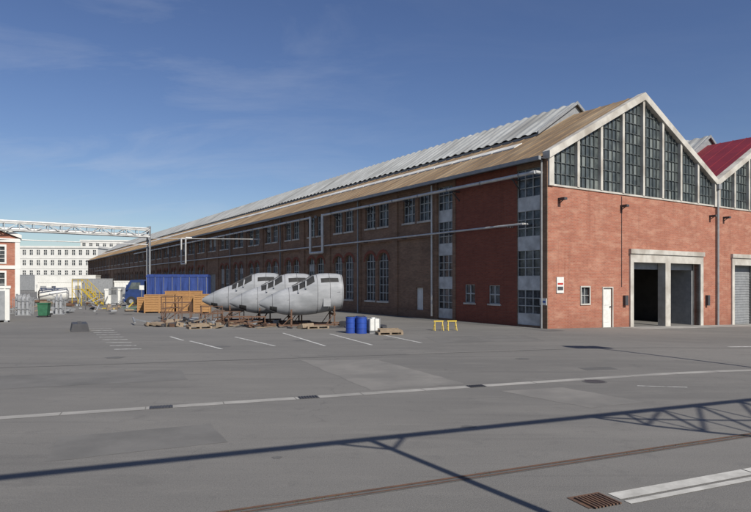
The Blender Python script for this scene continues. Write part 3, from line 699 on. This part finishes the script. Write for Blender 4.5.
# ------------------------------------------------------------------ pipe bridge (left)
e=empty('overhead_pipe_bridge'); t=MB()
A=Vector((-38.5,54.2,0)); B=Vector((-25.0,65.0,0)); dd=(B-A).normalized(); nn=Vector((-dd.y,dd.x,0)); l=(B-A).length; N=14
for s_ in(-.5,.5):
    for z in(7.45,8.2): t.beam(A+nn*s_+Vector((0,0,z)),B+nn*s_+Vector((0,0,z)),.11)
    for i in range(N):
        p=A+dd*l*i/N+nn*s_; q=A+dd*l*(i+1)/N+nn*s_
        t.beam(p+Vector((0,0,7.45 if i%2 else 8.2)),q+Vector((0,0,8.2 if i%2 else 7.45)),.06)
        t.beam(q+Vector((0,0,7.45)),q+Vector((0,0,8.2)),.05)
for i in range(N+1):
    p=A+dd*l*i/N
    for z in (7.45,8.2): t.beam(p-nn*.5+Vector((0,0,z)),p+nn*.5+Vector((0,0,z)),.06)
t.done('truss',M['spandrel'],e)
t=MB(); 
for s_,z,r in((-.25,7.6,.12),(.2,7.65,.15),(.0,8.38,.1)): t.cyl(A+nn*s_+Vector((0,0,z)),B+nn*s_+Vector((0,0,z)),r,8)
W=Vector(L2W(0,41)).to_3d()
t.cyl(B+Vector((0,0,6.6)),A+Vector((0,0,6.6)),.05,8); t.cyl(B+Vector((0,0,7.3)),W+Vector((0,0,7.3)),.04,8)
t.done('pipes',M['pipe'],e,smooth=True)
t=MB(); 
for s_ in(-.45,.45): t.beam(B+nn*s_,B+nn*s_+Vector((0,0,8.6)),.16)
for i in range(8): t.beam(B-nn*.45+Vector((0,0,i*1.07)),B+nn*.45+Vector((0,0,i*1.07+1.07)),.06); t.beam(B-nn*.45+Vector((0,0,i*1.07+1.07)),B+nn*.45+Vector((0,0,i*1.07+1.07)),.06)
t.done('tower',M['grey'],e)
# ------------------------------------------------------------------ left brick building
e=empty('brick_gabled_workshop',(-34.6,57.3,0),ROT)
w=MB(); ops2=[(-x-1.6,-x,1.2,3.4) for x in(1.2,4.2,7.2,10.2)]+[(-x-1.6,-x,4.4,5.9) for x in(1.2,4.2,7.2,10.2)]
wall(w,FF,-14,0,-.5,6.7,ops2,.25); w.quad((-14,0,6.7),(0,0,6.7),(-7,0,9.6)); w.quad((0,0,-.5),(0,18,-.5),(0,18,6.7),(0,0,6.7)); w.quad((-14,0,-.5),(-14,18,-.5),(-14,18,6.7),(-14,0,6.7)); w.quad((-14,18,-.5),(0,18,-.5),(0,18,6.7),(-7,18,9.6),(-14,18,6.7))
w.done('walls',M['brick_front'],e)
w=MB(); w.box(-14.1,.1,-.08,-.004,3.75,4.1); w.box(-14.1,.1,-.1,-.005,6.35,6.7); w.box(-.35,.05,-.06,-.003,-.5,6.34); w.ext([(-14.2,6.7),(-7,9.65),(-7,10.0),(-14.2,7.05)],-.25,.1); w.ext([(.2,6.7),(-7,9.65),(-7,10.0),(.2,7.05)],-.249,.101)
for o in ops2:
    w.box(o[0]-.15,o[0],-.05,-.003,o[2]-.15,o[3]+.2); w.box(o[1],o[1]+.15,-.05,-.003,o[2]-.15,o[3]+.2); w.box(o[0],o[1],-.05,-.003,o[3],o[3]+.2); w.box(o[0],o[1],-.07,-.003,o[2]-.15,o[2])
w.box(.003,.08,.2,18,3.75,4.1); w.box(.003,.1,.2,18,6.35,6.7)
w.done('white_trim',M['whitewall'],e)
w=MB()
for o in ops2: w.box(o[0],o[1],.18,.22,o[2],o[3])
w.done('glass',M['glass_side'],e)
w=MB()
for o in ops2:
    for j in range(1,3): c=o[0]+(o[1]-o[0])*j/3; w.box(c-.03,c+.03,.12,.18,o[2],o[3])
    for j in range(1,4): c=o[2]+(o[3]-o[2])*j/4; w.box(o[0],o[1],.121,.179,c-.02,c+.02)
w.done('window_bars',M['white'],e)
w=MB(); w.ext([(-14.2,6.75),(-7,9.7),(-7,9.9),(-14.2,6.95)],.1,18.2); w.ext([(.2,6.75),(-7,9.7),(-7,9.9),(.2,6.95)],.1,18.2); w.done('roof',M['roof'],e)
# ------------------------------------------------------------------ distant white blocks
def block(name,x,y,rot,w_,d_,h,rows,cols_,m):
    e=empty(name,(x,y,0),rot); w=MB(); o=[]
    fh=h/rows; cw=w_/cols_
    for r_ in range(rows):
        for c_ in range(cols_): o.append((c_*cw+cw*.27,c_*cw+cw*.73,r_*fh+fh*.3,r_*fh+fh*.8))
    wall(w,FF,0,w_,0,h,o,.25); w.quad((w_,0,0),(w_,d_,0),(w_,d_,h),(w_,0,h)); w.quad((0,0,0),(0,d_,0),(0,d_,h),(0,0,h)); w.quad((0,d_,0),(w_,d_,0),(w_,d_,h),(0,d_,h)); w.quad((0,0,h),(w_,0,h),(w_,d_,h),(0,d_,h))
    w.box(-.3,w_+.3,-.3,-.003,h,h+.7); w.box(-.3,w_+.3,-.003,d_,h+.003,h+.7)
    for r_ in range(1,rows): w.box(0,w_,-.1,-.003,r_*fh-.1,r_*fh+.1)
    w.done('walls',m,e); gl=MB()
    for q in o: gl.box(q[0],q[1],.2,.24,q[2],q[3])
    gl.done('glass',M['glass_side'],e); ff=MB()
    for q in o: c=(q[0]+q[1])/2; ff.box(c-.06,c+.06,.12,.2,q[2],q[3]); ff.box(q[0],q[1],.121,.199,(q[2]+q[3])/2+.1,(q[2]+q[3])/2+.2)
    ff.done('window_frames',M['white'],e)
block('white_office_building',-152,214,.06,50,14,15.0,4,20,M['whitewall'])
block('white_office_building',-150,300,.1,40,14,23.3,6,12,M['whitewall'])
block('white_office_building',-230,260,.05,60,14,14,4,20,M['whitewall'])
cabin(-78,150,.2,14,5,4.2,M['whitewall'],'storage_shed'); cabin(-62,130,.3,8,4,3.2,M['grey'],'storage_shed'); cabin(-95,170,.1,16,5,4.5,M['grey'],'storage_shed')
# ------------------------------------------------------------------ overhead gantry above the yard
EL=R(38); sd=Vector((-.55,.835,0)).normalized()
H=6.0; off=-sd*(H/math.tan(EL))
e=empty('overhead_pipe_gantry'); t=MB()
G0=Vector((-.09,9.34,0)); gd=Vector((.931,.364,0)); gn=Vector((-gd.y,gd.x,0))
Z=Vector((0,0,H))
def gp(k): return G0+gd*k+off+Z
t.beam(gp(-40),gp(40),.09,.07)
t.cyl(gp(-40)+Vector((0,0,.08)),gp(40)+Vector((0,0,.08)),.045,10)
for k in(-30,-15,0,16,30):
    p=gp(k); t.beam((p.x,p.y,-.2),p,.09)
    t.beam(p+Vector((0,0,-.5)),p+gd*.6,.045); t.beam(p+Vector((0,0,-.5)),p-gd*.6,.045)
t.done('beam_and_posts',M['grey'],e)
t=MB()
ch=[Vector((3.97,10.93,0)),Vector((4.75,10.3,0)),Vector((5.5,9.85,0)),Vector((6.4,9.4,0)),Vector((7.6,9.0,0)),Vector((9.0,8.8,0))]
tp=[G0+gd*k for k in(4.4,5.2,6.1,7.1,8.3,9.7)]
for i in range(5):
    a,b,c_,d_=ch[i]+off+Z,ch[i+1]+off+Z,tp[i]+off+Z,tp[i+1]+off+Z
    t.beam(a,b,.07); t.beam(b,d_,.045); t.beam(a,d_,.04); t.beam(c_,b,.04)
    m1=(a+c_)/2; m2=(b+d_)/2; t.beam(m1,m2,.05)
t.done('lattice_walkway',M['grey'],e)
mx_,my_,mh=13.5,14.6,7.6
e=empty('yard_light_mast',(mx_,my_,g(mx_)),0); t=MB(); t.cyl((0,0,0),(0,0,mh),.1,10,r2=.07); t.box(-.7,.7,-.15,.15,mh-.1,mh); t.done('pole',M['grey'],e)
t=MB()
for x in(-.65,-.2,.3): t.box(x,x+.4,-.35,.1,mh,mh+.45)
t.done('floodlights',M['darkgrey'],e)
# ------------------------------------------------------------------ light
sun=bpy.data.lights.new('sun','SUN'); sun.energy=5.0; sun.angle=R(.5); sun.color=(1,.94,.84)
so_=bpy.data.objects.new('sun',sun); scene.collection.objects.link(so_)
v=Vector((sd.x*math.cos(EL),sd.y*math.cos(EL),-math.sin(EL))); so_.rotation_euler=v.to_track_quat('-Z','Y').to_euler(); so_.location=(30,-40,50)
w=bpy.data.worlds.new('World'); scene.world=w; w.use_nodes=True; nt=w.node_tree; L=nt.links
bg=nt.nodes['Background']; bg.inputs['Strength'].default_value=.088
sky=nd(nt,'ShaderNodeTexSky',sky_type='NISHITA'); sky.sun_disc=False; sky.sun_elevation=EL; sky.sun_rotation=math.atan2(-sd.x,-sd.y); sky.altitude=200; sky.air_density=1.0; sky.dust_density=.6; sky.ozone_density=3
hs=nd(nt,'ShaderNodeHueSaturation'); hs.inputs['Saturation'].default_value=1.1; hs.inputs['Hue'].default_value=.513; L.new(sky.outputs[0],hs.inputs['Color'])
tc=nd(nt,'ShaderNodeTexCoord'); sx=nd(nt,'ShaderNodeSeparateXYZ'); L.new(tc.outputs['Generated'],sx.inputs[0])
az=nd(nt,'ShaderNodeMath',operation='ADD'); az.inputs[1].default_value=.25; L.new(sx.outputs[2],az.inputs[0])
dx=nd(nt,'ShaderNodeMath',operation='DIVIDE'); L.new(sx.outputs[0],dx.inputs[0]); L.new(az.outputs[0],dx.inputs[1])
dy=nd(nt,'ShaderNodeMath',operation='DIVIDE'); L.new(sx.outputs[1],dy.inputs[0]); L.new(az.outputs[0],dy.inputs[1])
cb=nd(nt,'ShaderNodeCombineXYZ'); L.new(dx.outputs[0],cb.inputs[0]); L.new(dy.outputs[0],cb.inputs[1])
mp=nd(nt,'ShaderNodeMapping'); mp.inputs['Scale'].default_value=(.9,2.2,1); mp.inputs['Rotation'].default_value=(0,0,.35); mp.inputs['Location'].default_value=(2.0,.5,0); L.new(cb.outputs[0],mp.inputs[0])
nz=nd(nt,'ShaderNodeTexNoise'); nz.inputs['Scale'].default_value=1.5; nz.inputs['Detail'].default_value=10; nz.inputs['Roughness'].default_value=.62; nz.inputs['Distortion'].default_value=.6; L.new(mp.outputs[0],nz.inputs['Vector'])
mr=nd(nt,'ShaderNodeMapRange'); mr.inputs[1].default_value=.47; mr.inputs[2].default_value=.85; mr.inputs[4].default_value=.32; L.new(nz.outputs[0],mr.inputs[0])
wm=nd(nt,'ShaderNodeMapRange'); wm.inputs[1].default_value=.15; wm.inputs[2].default_value=-.35; wm.inputs[3].default_value=.12; L.new(sx.outputs[0],wm.inputs[0])
cm=nd(nt,'ShaderNodeMath',operation='MULTIPLY'); L.new(mr.outputs[0],cm.inputs[0]); L.new(wm.outputs[0],cm.inputs[1])
mxx=nd(nt,'ShaderNodeMix',data_type='RGBA'); mxx.inputs[7].default_value=(7,7.4,8.2,1); L.new(cm.outputs[0],mxx.inputs[0]); L.new(hs.outputs[0],mxx.inputs[6]); L.new(mxx.outputs[2],bg.inputs['Color'])
# ------------------------------------------------------------------ camera
cam=bpy.data.cameras.new('camera'); co=bpy.data.objects.new('camera',cam); scene.collection.objects.link(co); scene.camera=co
co.location=(0,0,2.5); co.rotation_euler=(R(90),0,0); cam.sensor_width=36; cam.lens=590/751*36; cam.shift_y=26/751; cam.clip_end=6000; cam.clip_start=.05
scene.view_settings.view_transform='Standard'; scene.view_settings.look='None'; scene.view_settings.exposure=0
